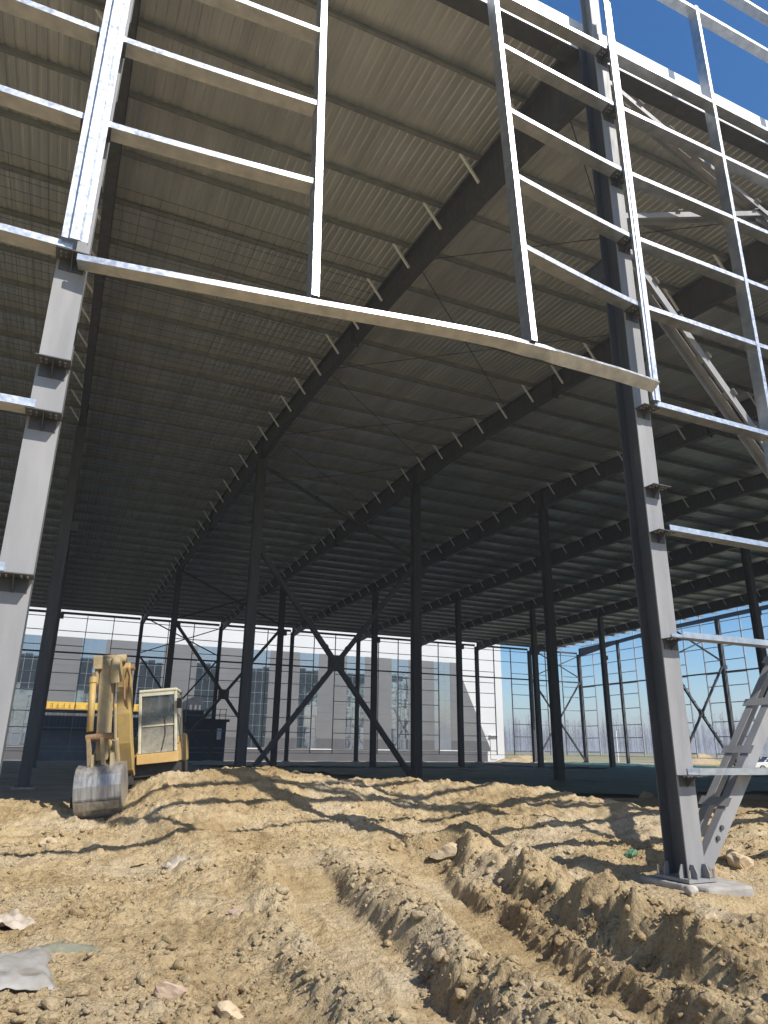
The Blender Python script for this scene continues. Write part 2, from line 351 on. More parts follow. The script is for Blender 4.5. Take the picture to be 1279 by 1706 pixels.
# rafters: tapered I sections in three spans per frame
def rafter(k, y0, y1, n=10, gable=False):
    x = XF(k); ys_ = [y0+(y1-y0)*i/n for i in range(n+1)]
    zt = [zp(y)-.103 for y in ys_]; z_b = [zb(y) for y in ys_]
    if gable: z_b = [float(np.interp(y, [7.5, 14, 24, 47, 61, 69, 75.7], [13.2, 14.3, 15.0, 15.05, 14.75, 14.2, 13.35])) for y in ys_]; zt = [max(a, b+.42) for a, b in zip([zp(y)+.25 for y in ys_], z_b)]
    mb = MB(); hw = .125; v = []; f = []
    for y, a, b in zip(ys_, z_b, zt):
        v += [(x-hw, y, a), (x+hw, y, a), (x+hw, y, a+.016), (x+.006, y, a+.016), (x+.006, y, b-.014), (x+hw, y, b-.014), (x+hw, y, b), (x-hw, y, b), (x-hw, y, b-.014), (x-.006, y, b-.014), (x-.006, y, a+.016), (x-hw, y, a+.016)]
    for i in range(n): f += [(12*i+j, 12*i+(j+1) % 12, 12*i+12+(j+1) % 12, 12*i+12+j) for j in range(12)]
    f += [tuple(range(12)), tuple(12*n+j for j in range(12))]
    mb.add(v, f)
    for y in (y0+.01, (y0+y1)/2, y1-.03):         # splice plates
        i = (y-y0)/(y1-y0); a = float(np.interp(y, ys_, z_b)); b = float(np.interp(y, ys_, zt))
        mb.box(x-.15, x+.15, y-.012, y+.012, a-.09, b-.02)
    return build(mb, 'rafter', 'paint_shade', BLD)
rafters = {}
for k in KS:
    for r in range(3):
        y0 = YR[r]+(.182 if r == 0 else .0); y1 = YR[r+1]-(.26 if r == 2 else 0)
        if r > 0: y0 += .05
        rafters[k, r] = rafter(k, y0, y1, 12, k == 8)

# purlins (Z sections) and fly braces
PY = [7.75]+[9.1+1.8*i for i in range(37)]+[75.6]
X0P, X1P = -16.6, 60.6
for y in PY:
    z = zp(y); mb = MB()
    mb.box(X0P, X1P, y-.0015, y+.0015, z-.097, z+.097); mb.box(X0P, X1P, y+.0017, y+.07, z+.0945, z+.0975); mb.box(X0P, X1P, y-.07, y-.0017, z-.0975, z-.0945); mb.box(X0P, X1P, y-.07, y-.067, z-.0943, z-.075)
    build(mb, 'purlin', 'galv_dull', BLD)
for k in range(0, 8):
    for y in PY[1:-1]:
        if k == 0 and y > 32: continue
        if k >= 6 and y < 24: continue
        r = 0 if y < 30 else 1 if y < 53 else 2
        z = zp(y); x = XF(k); mb = MB()
        mb.bar((x-.62, y+.02, z-.06), (x-.13, y+.02, max(z-.72, zb(y)+.03)), .06, .05)
        build(mb, 'fly_brace', 'white_sheet', rafters[k, r])

# roof sheets, each one metre wide with trapezoid ribs
def sheet_profile(w=1.0, ribs=5, h=.022):
    p = []; s = w/ribs
    for i in range(ribs): p += [(i*s, 0), (i*s+s*.30, 0), (i*s+s*.40, h), (i*s+s*.66, h), (i*s+s*.76, 0)]
    return p+[(w, 0)]
def sheet(y0, y1, name):
    pr = sheet_profile(); n = len(pr); v = []; st = [y0+(y1-y0)*i/4 for i in range(5)]
    for y in st: v += [(x-.5, y-y0, zp(y)+.103+h-zp(y0)) for x, h in pr]
    f = [(i*n+j, i*n+j+1, i*n+n+j+1, i*n+n+j) for i in range(4) for j in range(n-1)]
    return mesh_of(name, v, f, M['deck'])
nx0 = -17
s1, s2, s3 = sheet(7.42, 30.18, 'roof_sheet'), sheet(30.22, 53.0, 'roof_sheet'), sheet(52.9, 76.3, 'roof_sheet')
for i in range(77):
    for s, y0, dz in ((s1, 7.42, 0), (s2, 30.22, 0), (s3, 52.9, .006)):
        o = bpy.data.objects.new('roof_sheet', s); COL.objects.link(o); attach(o, (nx0+i+.5, y0+(random.uniform(-.05, .05) if y0 > 70 else 0), zp(y0)+dz), BLD)
build(MB().box(-17, 60, 29.9, 30.5, zp(30.2)+.15, zp(30.2)+.19), 'ridge_cap', 'white_sheet', BLD)

# eave gutter with white fascia
for a in range(-17, 60, 4):
    b = min(a+4, 60)
    build(MB().box(a+.003, b-.003, 7.40, 7.412, 14.08, 14.82), 'fascia_panel', 'white_sheet', BLD)
gt = MB().box(-17, 60, 7.418, 7.426, 14.06, 14.5).box(-17, 60, 7.428, 7.72, 14.06, 14.07).box(-17, 60, 7.722, 7.73, 14.06, 14.36)
build(gt, 'gutter', 'paint_shade', BLD)

# roof rods
def rods(k, ysts):
    for a, b in zip(ysts[:-1], ysts[1:]):
        za, zbb = zp(a)-.42, zp(b)-.42
        build(MB().tube([(XF(k)+.05, a, za), (XF(k+1)-.05, b, zbb)], .013, 6), 'roof_rod', 'rod', BLD)
        build(MB().tube([(XF(k+1)-.05, a, za-.03), (XF(k)+.05, b, zbb-.03)], .013, 6), 'roof_rod', 'rod', BLD)
rods(1, [8.2, 14.5, 21.7, 28.9, 36.1, 43.3, 50.5, 57.7, 64.9, 72.1]); rods(6, [8.2, 19.9, 30.7, 41.5, 52.3, 63.1, 74.5])

# braces: two angle chords tied by batten plates
def brace(p0, p1, gap=.30, ch=.11, name='brace', m='paint', step=.75, trim=.0):
    p0, p1 = Vector(p0), Vector(p1); d = (p1-p0); L = d.length; d.normalize(); side = Vector((0, 1, 0))
    mb = MB(); q = ch
    for s in (-1, 1):
        off = side*(gap/2*s); a, b = p0+off, p1+off
        mb.sweep([a, b], [(-.004, -q/2), (.004, -q/2), (.004, q/2), (-.004, q/2)], side)
        t = d; u = t.cross(side); u = u if u.z > 0 else -u
        mb.sweep([a+u*(q/2-.004)-side*(s*.06), b+u*(q/2-.004)-side*(s*.06)], [(-.055, -.004), (.055, -.004), (.055, .004), (-.055, .004)], side)
    o = build(mb, name, m, BLD)
    n = max(2, int(L/step)); pl = None
    for i in range(1, n):
        c = p0+d*(L*i/n); mb2 = MB()
        u = d.cross(side); u = u if u.z > 0 else -u
        mb2.bar(c-side*(gap/2+.06)+u*(q/2+.008), c+side*(gap/2+.06)+u*(q/2+.008), .13, .008, d)
        build(mb2, 'batten_plate', m, o)
    return o
def gusset(x, y, z, m='paint_shade', w=.55, h=.6): return build(MB().box(x-w/2, x+w/2, y-.012, y+.012, z-h/2, z+h/2), 'gusset_plate', m, BLD)
xb, xc = XF(1), XF(2)
brace((xb+.20, 7.2, .22), (xc-.15, 7.2, 9.3), .36, .19, step=.82); brace((xb+.15, 7.22, 9.45), (xc-.2, 7.22, .3), .28, .13)
brace((xb+.15, 7.2, 13.1), (xc-.15, 7.2, 10.0), .26, .10); brace((xb+.15, 7.22, 10.1), (xc-.15, 7.22, 13.2), .2, .10)
gusset((xb+xc)/2, 7.21, 11.6, 'galv', .5, .35)
def brace_bay(k, y, upper=2, m='paint_shade', g=.22, c=.2, st=1.6):
    a, b = XF(k)+.2, XF(k+1)-.2
    brace((a, y+.02, 10.0), (b, y+.02, .25), g, c, 'brace', m, st); brace((b, y-.02, 10.0), (a, y-.02, .25), g*.8, c, 'brace', m, st)
    gusset((a+b)/2, y, 5.13, m, .8, .7)
    if upper: brace((a, y+.02, 14.0), (b, y+.02, 10.6), g*.7, c*.6, 'brace', m, 2.5)
    if upper > 1: brace((b, y-.02, 13.4), (a, y-.02, 10.4), g*.6, c*.6, 'brace', m, 2.5)
brace_bay(1, YR[1], 1); brace_bay(1, YR[2]); brace_bay(1, YR[3]-.1, 2, 'paint_shade', .2, .16, 2.4)
brace_bay(7, YR[2], 2, 'paint_shade', .3, .14, .9); brace_bay(7, YR[3]-.1, 2, 'paint_shade', .2, .16, 2.4)
# long struts on the far wall and on the gable
for k in KS[:-1]:
    build(MB().tube([(XF(k)+.17, 75.9, 10.0), (XF(k+1)-.17, 75.9, 10.0)], .085, 10), 'strut', 'paint_shade', BLD)
    build(MB().box(XF(k)+.17, XF(k+1)-.17, 75.95, 76.05, 13.72, 13.95), 'eave_strut', 'paint_shade', BLD)

# ---- girts
LV = [1.27, 2.97, 4.45, 6.37, 8.05, 9.34, 10.67, 12.1, 13.43]
GF = 6.79      # front face of the girts
def girt(path, m='galv', name='girt', side=None, dep=.2, fl=.078, parent=BLD, closed=True):
    mb = MB(); t = .0035; sd_ = side or Vector((0, 1, 0))
    mb.sweep(path, [(0, 0), (t, 0), (t, fl), (0, fl)], sd_)
    mb.sweep(path, [(t+.0004, 0), (dep-t-.0004, 0), (dep-t-.0004, t), (t+.0004, t)], sd_)
    mb.sweep(path, [(dep-t, 0), (dep, 0), (dep, fl), (dep-t, fl)], sd_)
    mb.sweep(path, [(t+.0004, fl-t), (.02, fl-t), (.02, fl), (t+.0004, fl)], sd_)
    return build(mb, name, m, parent)
def upright(x, z0, z1, y=GF, w=.08, dep=.2, pts=None, m='galv'):
    """channel standing on end: front face, two side faces"""
    P = pts or [(x, y, z0), (x, y, z1)]; mb = MB(); t = .004; sd_ = Vector((1, 0, 0)); 
    def sw(q):
        vs = []; k = len(q)
        for p in P:
            for a, b in q: vs.append((p[0]+a, p[1]+b, p[2]))
        n = len(P); fs = [(i*k+j, i*k+(j+1) % k, (i+1)*k+(j+1) % k, (i+1)*k+j) for i in range(n-1) for j in range(k)]
        mb.add(vs, fs+[tuple(range(k)), tuple((n-1)*k+j for j in reversed(range(k)))])
    sw([(-w/2, 0), (w/2, 0), (w/2, t), (-w/2, t)])
    sw([(-w/2, t+.0004), (-w/2+t, t+.0004), (-w/2+t, dep), (-w/2, dep)])
    sw([(w/2-t, t+.0004), (w/2, t+.0004), (w/2, dep), (w/2-t, dep)])
    if w > .12:
        sw([(-w*.18, -.014), (w*.18, -.014), (w*.26, -.0005), (-w*.26, -.0005)])
    return build(mb, 'upright', m, BLD)
XA, XB = XF(0), XF(1)
def cleat(x, z, y=7.0, flip=False):
    """girt seat: drilled plate, upstand against the flange, stiffener below"""
    c = columns[0 if abs(x-XA) < 1 else 1, 0]
    mb = MB().box(x-.16, x+.16, GF+.005, y-.005, z-.014, z-.004).box(x-.12, x+.12, y-.011, y-.001, z-.14, z-.0145)
    mb.prism([(y-.0115, -.0145+z), (GF+.03, -.0145+z), (y-.0115, z-.15)], x-.005, x+.005)
    o = build(mb, 'girt_seat', 'paint_shade', c)
    for sx in (-.11, -.06, .06, .11):
        for sy in (GF+.06, GF+.13):
            build(MB().tube([(x+sx, sy, z-.026), (x+sx, sy, z-.0145)], .011, 6), 'bolt', 'bolt', c)
    return o
# left of the first column
for z in [2.97, 4.55]+LV[4:]:
    girt([(-8.4, GF, z), (XA-(.08 if z < 5 else .012), GF, z)])
for z in (2.97, 4.55, 5.12, 6.37, 8.05, 9.34, 10.67, 12.1, 13.43): cleat(XA, z)
# right of the second column
for z in LV: girt([(XB+.03, GF, z), (XF(2), GF, z)])
for z in (1.27, 2.97, 4.45, 5.12, 6.37, 8.05, 9.34, 10.67, 12.1, 13.43): cleat(XB, z)
girt([(8.75, GF, 15.93), (XF(2), GF, 15.93)]); girt([(8.75, GF, 17.2), (XF(2), GF, 17.2)])
# torn panels: girts running out to loose uprights, bowed towards the outside
XL, XM = 2.04, 5.0
bowL = {8.05: .20, 9.34: .16, 10.67: .115, 12.1: .075, 13.43: .03}
bowM = {8.05: .335, 9.34: .255, 10.67: .17, 12.1: .085, 13.43: .0}
for z in LV[4:]:
    girt([(XA+.012+(XL-.05-XA)*t, GF-bowL[z]*t**1.2, z) for t in np.linspace(0, 1, 7)])
    girt([(XM+.05+(XB-.03-XM-.05)*t, GF-bowM[z]*(1-t)**1.15, z) for t in np.linspace(0, 1, 7)])
upright(XL, 0, 0, pts=[(XL+.05, 6.54, 6.44), (XL, GF-.03, 13.6)], w=.09)
upright(XM, 0, 0, pts=[(4.88, 6.2, 6.42), (5.0, GF-.34, 8.0), (5.0, GF-.005, 13.6)], w=.085)
upright(10.0, 3.3, 16.05, GF-.006, .075); 
upright(12.7, .4, 17.2, GF-.006, .075); upright(-3.1, 2.9, 14, GF-.006, .08); upright(-5.7, 2.9, 14, GF-.006, .08)
upright(XA, 6.45, 14.6, GF-.05, .25, .045); upright(XB+.03, 6.42, 14.6, GF-.05, .15, .045)
# the long lowest girt, sagging, twisted and torn off its seat at the right end
girt([(-8.4, GF, 6.37), (XA-.01, GF, 6.37)])
path, sides = [], []
KEY = [(128, 432, 6.79, 0), (330, 470, 6.66, -3), (530, 507, 6.53, -7), (620, 522.5, 6.45, -9), (704, 537, 6.37, -10), (780, 551, 6.30, -11), (849, 565, 6.24, -15), (885, 574, 6.22, -26), (915, 582, 6.22, -20), (938, 587, 6.24, -40), (975, 598, 6.29, -34), (1040, 617, 6.42, -33), (1100, 637, 6.55, -33)]
kx = [a[0] for a in KEY]
for px in np.linspace(128, 1100, 64):
    py, yy, tw = (float(np.interp(px, kx, [a[j] for a in KEY])) for j in (1, 2, 3))
    path.append(atY(px, py, yy)); sides.append(Vector((0, math.cos(R(tw)), math.sin(R(tw)))))
girt(path, 'galv', 'bent_girt', sides, .18, .072)

# ---- far wall: uprights at third points and girts, open in the middle third
for k in range(-2, 8):
    a, b = XF(k)+.16, XF(k+1)-.16; t = (b-a)/3
    for i in (1, 2): build(MB().box(a+t*i-.035, a+t*i+.035, 76.16, 76.3, .9, 13.9), 'upright', 'galv_dull', BLD)
    for z in LV:
        segs = [(a-.1, a+t), (b-t, b+.1)] if z < 11 else [(a-.1, b+.1)]
        if z in (1.27, 2.97) and k in (-1, 0): segs = [(a-.1, b+.1)]
        for s0, s1_ in segs:
            build(MB().box(s0, s1_, 76.306, 76.31, z, z+.08).box(s0, s1_, 76.16, 76.3055, z, z+.006), 'girt', 'galv_dull', BLD)
    build(MB().box(a-.1, b+.1, 76.15, 76.31, .85, .9), 'base_rail', 'galv_dull', BLD)
# ---- gable wall at the right end
GX = 63.75
for y in (68.4, 60.8, 45.6, 37.9):
    c = build(hsec(MB(), GX-.2, y, .08, 14.7, .3, .3), 'column', 'paint_shade', BLD); build(MB().box(GX-.55, GX+.2, y-.38, y+.38, -.3, .06), 'footing', 'concrete', BLD)
gc = [75.9, 68.4, 60.8, 53.2, 45.6, 37.9, 30.2]
for a, b in zip(gc[:-1], gc[1:]):
    t = (a-b)/3
    for i in (1, 2): build(MB().box(GX+.02, GX+.18, a-t*i-.05, a-t*i+.05, .9, 16.2), 'upright', 'galv', BLD)
    for z in LV+[14.7, 15.9]:
        for s0, s1_ in ([(a-t, a), (b, b+t)] if z < 11 else [(b, a)]):
            build(MB().box(GX+.184, GX+.188, s0, s1_, z, z+.09).box(GX+.03, GX+.1836, s0, s1_, z, z+.006), 'girt', 'galv_dull', BLD)
    build(MB().tube([(GX-.2, a-.16, 9.45), (GX-.2, b+.16, 9.45)], .085, 10), 'strut', 'paint_shade', BLD)
    build(MB().box(GX, GX+.19, b, a, .85, .9), 'base_rail', 'galv_dull', BLD)
# ---- unseen sheeting right of the open bays, added to shade the floor
pr = sheet_profile(1.0, 4, .03); v = []
for z in (0.35, 17.2): v += [(x-.5, -h, z) for x, h in pr]
n = len(pr); cm = mesh_of('shade_wall_sheet', v, [(j, j+1, n+j+1, n+j) for j in range(n-1)], M['shade_clad'])
for i in range(48):
    o = bpy.data.objects.new('shade_wall_sheet', cm); COL.objects.link(o); attach(o, (16.0+i, GF-.02, 0), BLD)

# corbel and base details of the big right front column
cB, cA = columns[1, 0], columns[0, 0]
build(MB().box(XB-.10, XB+.10, 7.363, 7.85, 8.95, 9.3).box(XB-.13, XB+.13, 7.363, 7.88, 9.303, 9.32), 'corbel', 'paint_shade', cB)
build(MB().box(XA-.10, XA+.10, 7.363, 7.85, 8.95, 9.3).box(XA-.13, XA+.13, 7.363, 7.88, 9.303, 9.32), 'corbel', 'paint_shade', cA)
for c, x in ((cB, XB), (cA, XA)):
    for sx, w in ((-.1, .012), (.1, .012)):
        build(MB().prism([(6.995, .1), (6.9, .1), (6.9, .16), (6.94, .25), (6.995, .25)], x+sx-.006, x+sx+.006), 'stiffener', 'paint', c)
    for sy in (7.06, 7.3):
        for s in (-1, 1):
            build(MB().prismy([(x+s*.15, .1), (x+s*.23, .1), (x+s*.23, .16), (x+s*.19, .25), (x+s*.15, .25)], sy-.006, sy+.006), 'stiffener', 'paint', c)
fb = MB(); pts = [(XB-.22, 6.66), (XB+.12, 6.60), (XB+.48, 6.56), (XB+.60, 6.95), (XB+.5, 7.6), (XB-.36, 7.62), (XB-.34, 6.95)]
fb.add([(x, y, -.45) for x, y in pts]+[(x+(.04 if x < XB else -.04), y+.03, .05) for x, y in pts], [(i, (i+1) % 7, 7+(i+1) % 7, 7+i) for i in range(7)]+[tuple(range(7, 14))])
build(fb, 'footing', 'concrete', BLD, bevel=.03)
for s in (-.2, .2):
    for y in (6.93, 7.42): build(MB().tube([(XB+s, y, .097), (XB+s, y, .2)], .016, 8), 'anchor_bolt', 'bolt', cB)
for z, dx in ((.52, .43), (.64, .52)):
    build(MB().tube([(xb+dx, 6.99, z), (xb+dx, 7.012, z)], .03, 6), 'bolt', 'paint_shade', cB)

# ------------------------------------------------------------------ excavator (local frame: front = -y, viewer's right = +x)
M['ex_yellow'] = surf('dusty_yellow_paint', (.30, .225, .12), (.46, .31, .085), (.45, .7), 0, 5, (1, 1, 1), .15, 30, .4, 'Object')
M['ex_tan'] = surf('mud_caked_yellow_paint', (.26, .215, .145), (.42, .32, .16), (.7, .9), 0, 7, (1, 1, 1), .4, 40, .3, 'Object')
M['ex_orange'] = surf('sun_faded_orange_paint', (.50, .31, .11), (.60, .40, .16), (.45, .6), 0, 4, (1, 1, 1), .05, 30, .4, 'Object')
M['ex_frame'] = surf('dusty_cream_paint', (.42, .40, .29), (.56, .53, .40), (.55, .75), 0, 6, (1, 1, 1), .15, 30, .4, 'Object')
M['ex_dark'] = surf('black_rubber', (.03, .028, .026), (.07, .062, .05), (.7, .9), 0, 8, (1, 1, 1), .3, 40, .3, 'Object')
M['ex_steel'] = surf('worn_bucket_steel', (.26, .245, .22), (.50, .49, .47), (.32, .6), .7, 3, (5, 5, .6), .25, 30, .5, 'Object')
M['chrome'] = surf('piston_rod', (.6, .6, .6), (.75, .75, .75), (.12, .25), 1, 5, kind='Object')
M['rust'] = surf('rusty_pin', (.20, .10, .05), (.34, .21, .12), (.7, .9), .2, 12, (1, 1, 1), .4, 40, .3, 'Object')
def glass(name, col, rough, dirt, trans=.75):
    m, n, l, b = mat(name); v = coords(n, l, (1, 1, 1), 'Object')
    tr = n.new('ShaderNodeBsdfTransparent'); tr.inputs[0].default_value = (*col, 1)
    gl = n.new('ShaderNodeBsdfGlossy'); gl.inputs['Roughness'].default_value = rough
    fr = n.new('ShaderNodeFresnel'); fr.inputs[0].default_value = 1.5
    mx = n.new('ShaderNodeMixShader'); l.new(fr.outputs[0], mx.inputs[0]); l.new(tr.outputs[0], mx.inputs[1]); l.new(gl.outputs[0], mx.inputs[2])
    d = n.new('ShaderNodeBsdfDiffuse'); d.inputs[0].default_value = (.5, .46, .36, 1)
    f = noise(n, l, v, 9, 8, .75); s = n.new('ShaderNodeSeparateXYZ'); l.new(v, s.inputs[0])
    mr = n.new('ShaderNodeMapRange'); mr.inputs['From Min'].default_value = 1.25; mr.inputs['From Max'].default_value = .0; mr.inputs['To Min'].default_value = .10; mr.inputs['To Max'].default_value = .85+dirt; l.new(s.outputs[2], mr.inputs[0])
    mu = n.new('ShaderNodeMath'); mu.operation = 'MULTIPLY'; l.new(f, mu.inputs[0]); l.new(mr.outputs[0], mu.inputs[1])
    m2 = n.new('ShaderNodeMixShader'); l.new(mu.outputs[0], m2.inputs[0]); l.new(mx.outputs[0], m2.inputs[1]); l.new(d.outputs[0], m2.inputs[2])
    l.new(m2.outputs[0], n['Material Output'].inputs[0]); return m
M['cab_glass'] = glass('dusty_cab_glass', (.45, .53, .56), .05, .35)
EX = empty('excavator', (1.93, 16.35, .34), 'muddy yellow excavator with raised folded arm parked behind the dirt bank', 'excavator')
EX.rotation_euler = (0, R(-6), R(-16)); EX.scale = (.92, .92, .92); WLOC[EX.name] = (0, 0, 0)
def ex(mb, name, m, parent=EX, **k): return build(mb, name, m, parent, **k)
# tracks
for sx in (-.75, .62):
    prof = [(-1.15, .18), (-1.05, .05), (-.9, 0), (1.0, 0), (1.15, .06), (1.25, .2), (1.25, .34), (1.15, .46), (1.0, .52), (-.9, .52), (-1.05, .46), (-1.15, .34)]
    t = ex(MB().prism(prof, sx, sx+.38), 'track', 'ex_dark', bevel=.02)
    for i in range(14): ex(MB().box(sx-.01, sx+.39, -.95+i*.15-.03, -.95+i*.15+.03, .521, .545), 'track_pad', 'ex_dark', t)
    for yy in (-.85, .95): ex(MB().tube([(sx+.385, yy, .26), (sx+.42, yy, .26)], .2, 14), 'wheel', 'rust', t)
ex(MB().box(-.36, .6, -.7, .75, .25, .62), 'undercarriage', 'ex_dark')
bl = MB(); prof = [(-1.46, .0), (-1.52, .2), (-1.46, .40), (-1.40, .40), (-1.44, .2), (-1.38, .0)]; bl.prism(prof, -1.05, 1.1)
ex(bl, 'dozer_blade', 'ex_dark', bevel=.01)
for sx in (-.55, .5): ex(MB().bar((sx, -.7, .3), (sx, -1.4, .22), .09, .12, (1, 0, 0)), 'blade_arm', 'rust')
# upper body
ex(MB().box(-.78, 1.0, -.75, 1.0, .63, .86), 'deck_frame', 'ex_dark')
ex(MB().prism([(-.35, .862), (-.62, 1.0), (-.62, 1.22), (-.35, 1.46), (.95, 1.5), (1.12, 1.3), (1.12, .862)], -.82, -.42), 'side_cover', 'ex_yellow', bevel=.04)
ex(MB().prism([(.2, .862), (.2, 1.5), (.9, 1.5), (1.15, 1.3), (1.15, .862)], -.41, 1.02), 'engine_cover', 'ex_yellow', bevel=.05)
# cab
cabx0, cabx1, cf, cbk, cz0, cz1 = .16, .99, -.9, .18, .88, 2.46
cab = ex(MB().box(cabx0+.02, cabx1-.02, cf+.05, cbk, cz0-.02, cz0+.02), 'cab', 'ex_dark')
lean = .06
def post(p0, p1, w=.07, m='ex_frame'): return ex(MB().bar(p0, p1, w, w*.9, (0, 1, 0)), 'pillar', m, cab, bevel=.012)
for x in (cabx0+.035, cabx1-.035):
    post((x, cf, cz0+.22), (x, cf+lean, cz1-.07)); post((x, cbk-.04, cz0+.02), (x, cbk-.08, cz1-.07)); post((x, cf+.5, cz0+.2), (x, cf+.5, cz1-.08), .05)
ex(MB().box(cabx0, cabx1, cf+lean-.05, cbk, cz1-.07, cz1), 'cab_roof', 'ex_frame', cab, bevel=.025)
ex(MB().box(cabx0+.07, cabx1-.07, cf+lean-.035, cf+lean+.02, cz1-.14, cz1-.072), 'top_rail', 'ex_frame', cab)
ex(MB().box(cabx0-.02, cabx1+.02, cf-.035, cf+.02, cz0+.005, cz0+.215), 'front_panel', 'ex_orange', cab, bevel=.01)
ws = MB(); ws.add([(cabx0+.075, cf-.002, cz0+.225), (cabx1-.075, cf-.002, cz0+.225), (cabx1-.075, cf+lean-.004, cz1-.145), (cabx0+.075, cf+lean-.004, cz1-.145),
                   (cabx0+.075, cf+.006, cz0+.225), (cabx1-.075, cf+.006, cz0+.225), (cabx1-.075, cf+lean+.004, cz1-.145), (cabx0+.075, cf+lean+.004, cz1-.145)], [(0, 1, 2, 3), (7, 6, 5, 4), (0, 4, 5, 1), (1, 5, 6, 2), (2, 6, 7, 3), (3, 7, 4, 0)])
ex(ws, 'windscreen', 'cab_glass', cab)
ex(MB().box(cabx0+.075, cabx1-.075, cf+.008, cf+.035, 1.66, 1.69), 'window_bar', 'ex_frame', cab)
ex(MB().tube([(.66, cf-.02, 1.14), (.74, cf-.005, 1.5), (.72, cf+.02, 1.86)], .008, 6), 'wiper', 'ex_dark', cab)
for x in (cabx0+.01, cabx1-.016): ex(MB().box(x, x+.006, cf+.10, cbk-.1, cz0+.55, cz1-.12), 'side_window', 'cab_glass', cab)
ex(MB().box(cabx1-.018, cabx1+.004, cf+.06, cbk-.06, cz0+.02, cz0+.54), 'door_panel', 'ex_orange', cab)
ex(MB().box(.35, .82, -.25, .12, 1.0, 1.25).box(.37, .8, .0, .14, 1.26, 1.95), 'seat', 'ex_dark', cab, bevel=.04)
ex(MB().box(.25, .36, -.55, -.2, 1.0, 1.4), 'console', 'ex_dark', cab)
ex(MB().tube([(.45, -.62, .95), (.45, -.66, 1.62)], .016, 6), 'control_lever', 'ex_dark', cab); ex(MB().tube([(.7, -.62, .95), (.7, -.66, 1.62)], .016, 6), 'control_lever', 'ex_dark', cab)
ex(MB().tube([(cabx1+.01, cf+.02, 1.25), (cabx1+.06, cf-.03, 1.3), (cabx1+.07, cf-.03, 1.8), (cabx1+.01, cf+.02, 1.88)], .012, 6), 'hand_rail', 'ex_dark', cab)
ex(MB().box(cabx1+.0, cabx1+.10, cf-.06, cf-.03, 2.0, 2.22), 'mirror', 'ex_dark', cab)
# boom and arm
bx0, bx1 = -.19, .09
prof = [(-.55, .78), (-.78, .9), (-1.02, 1.35), (-1.16, 1.9), (-1.22, 2.5), (-1.36, 2.93), (-1.52, 3.02), (-1.56, 2.9), (-1.46, 2.55), (-1.46, 1.95), (-1.34, 1.35), (-1.08, .8), (-.85, .66)]
boom = ex(MB().prism(prof, bx0, bx1), 'boom', 'ex_yellow', bevel=.015)
ex(MB().box(-.45, .05, -.95, -.5, .5, .78), 'swing_post', 'ex_dark')
ex(MB().tube([(bx0-.06, -1.47, 2.9), (bx1+.08, -1.47, 2.9)], .06, 12), 'pivot_pin', 'rust', boom)
ex(MB().tube([(-.2, -1.15, .75), (-.2, -1.48, 1.45)], .07, 12).tube([(-.2, -1.48, 1.45), (-.2, -1.56, 2.1)], .035, 10), 'boom_cylinder', 'ex_tan', boom)
for dx, r in ((-.46, .02), (-.43, .018), (-.22, .02), (.06, .018)):
    ex(MB().tube([(dx, -1.0, 1.0), (dx, -1.3, 1.6), (dx-.03, -1.5, 2.2), (dx+.03, -1.62, 2.7), (dx, -1.75, 2.88), (dx-.02, -1.9, 2.6), (dx, -1.95, 2.2)], r, 6), 'hose', 'rust', boom)
prof = [(-1.42, 3.1), (-1.60, 3.2), (-1.86, 2.95), (-1.96, 2.5), (-2.06, 1.5), (-2.06, 1.05), (-1.9, 1.02), (-1.78, 1.5), (-1.66, 2.4), (-1.46, 2.85)]
arm = ex(MB().prism(prof, -.46, -.22), 'arm', 'ex_tan', bevel=.012)
ex(MB().tube([(-.42, -1.62, 3.1), (.02, -1.62, 3.1)], .085, 14), 'arm_pin', 'ex_tan', arm, smooth=True)
ex(MB().prism([(-1.56, 2.62), (-1.98, 2.55), (-2.02, 2.82), (-1.8, 3.12), (-1.6, 3.16)], -.52, -.47), 'knuckle_plate', 'ex_tan', arm, bevel=.01)
ex(MB().prism([(-1.56, 2.62), (-1.98, 2.55), (-2.02, 2.82), (-1.8, 3.12), (-1.6, 3.16)], -.22, -.06), 'knuckle_plate', 'ex_tan', arm, bevel=.01)
ex(MB().tube([(-.55, -2.04, 2.66), (-.55, -2.19, 1.62)], .068, 14), 'bucket_cylinder', 'ex_yellow', arm, smooth=True)
ex(MB().tube([(-.55, -2.0, 3.02), (-.55, -2.04, 2.663)], .036, 12), 'piston_rod', 'chrome', arm, smooth=True)
ex(MB().tube([(-.55, -2.05, 2.58), (-.55, -2.033, 2.70)], .085, 14), 'cylinder_collar', 'ex_yellow', arm)
ex(MB().box(-.56, -.40, -2.06, -1.9, 2.86, 3.14), 'cylinder_bracket', 'ex_tan', arm, bevel=.01)
ex(MB().tube([(-.62, -2.18, 1.5), (-.12, -2.18, 1.5)], .065, 12), 'linkage_pin', 'rust', arm)
for x in (-.56, -.3): ex(MB().bar((x, -2.18, 1.5), (x, -2.05, .98), .07, .16, (1, 0, 0)), 'bucket_link', 'ex_tan', arm)
for x in (-.52, -.16): ex(MB().prism([(-2.2, .85), (-2.12, 1.16), (-1.98, 1.2), (-1.82, 1.12), (-1.8, .85)], x, x+.05), 'bucket_ear', 'ex_tan', arm)
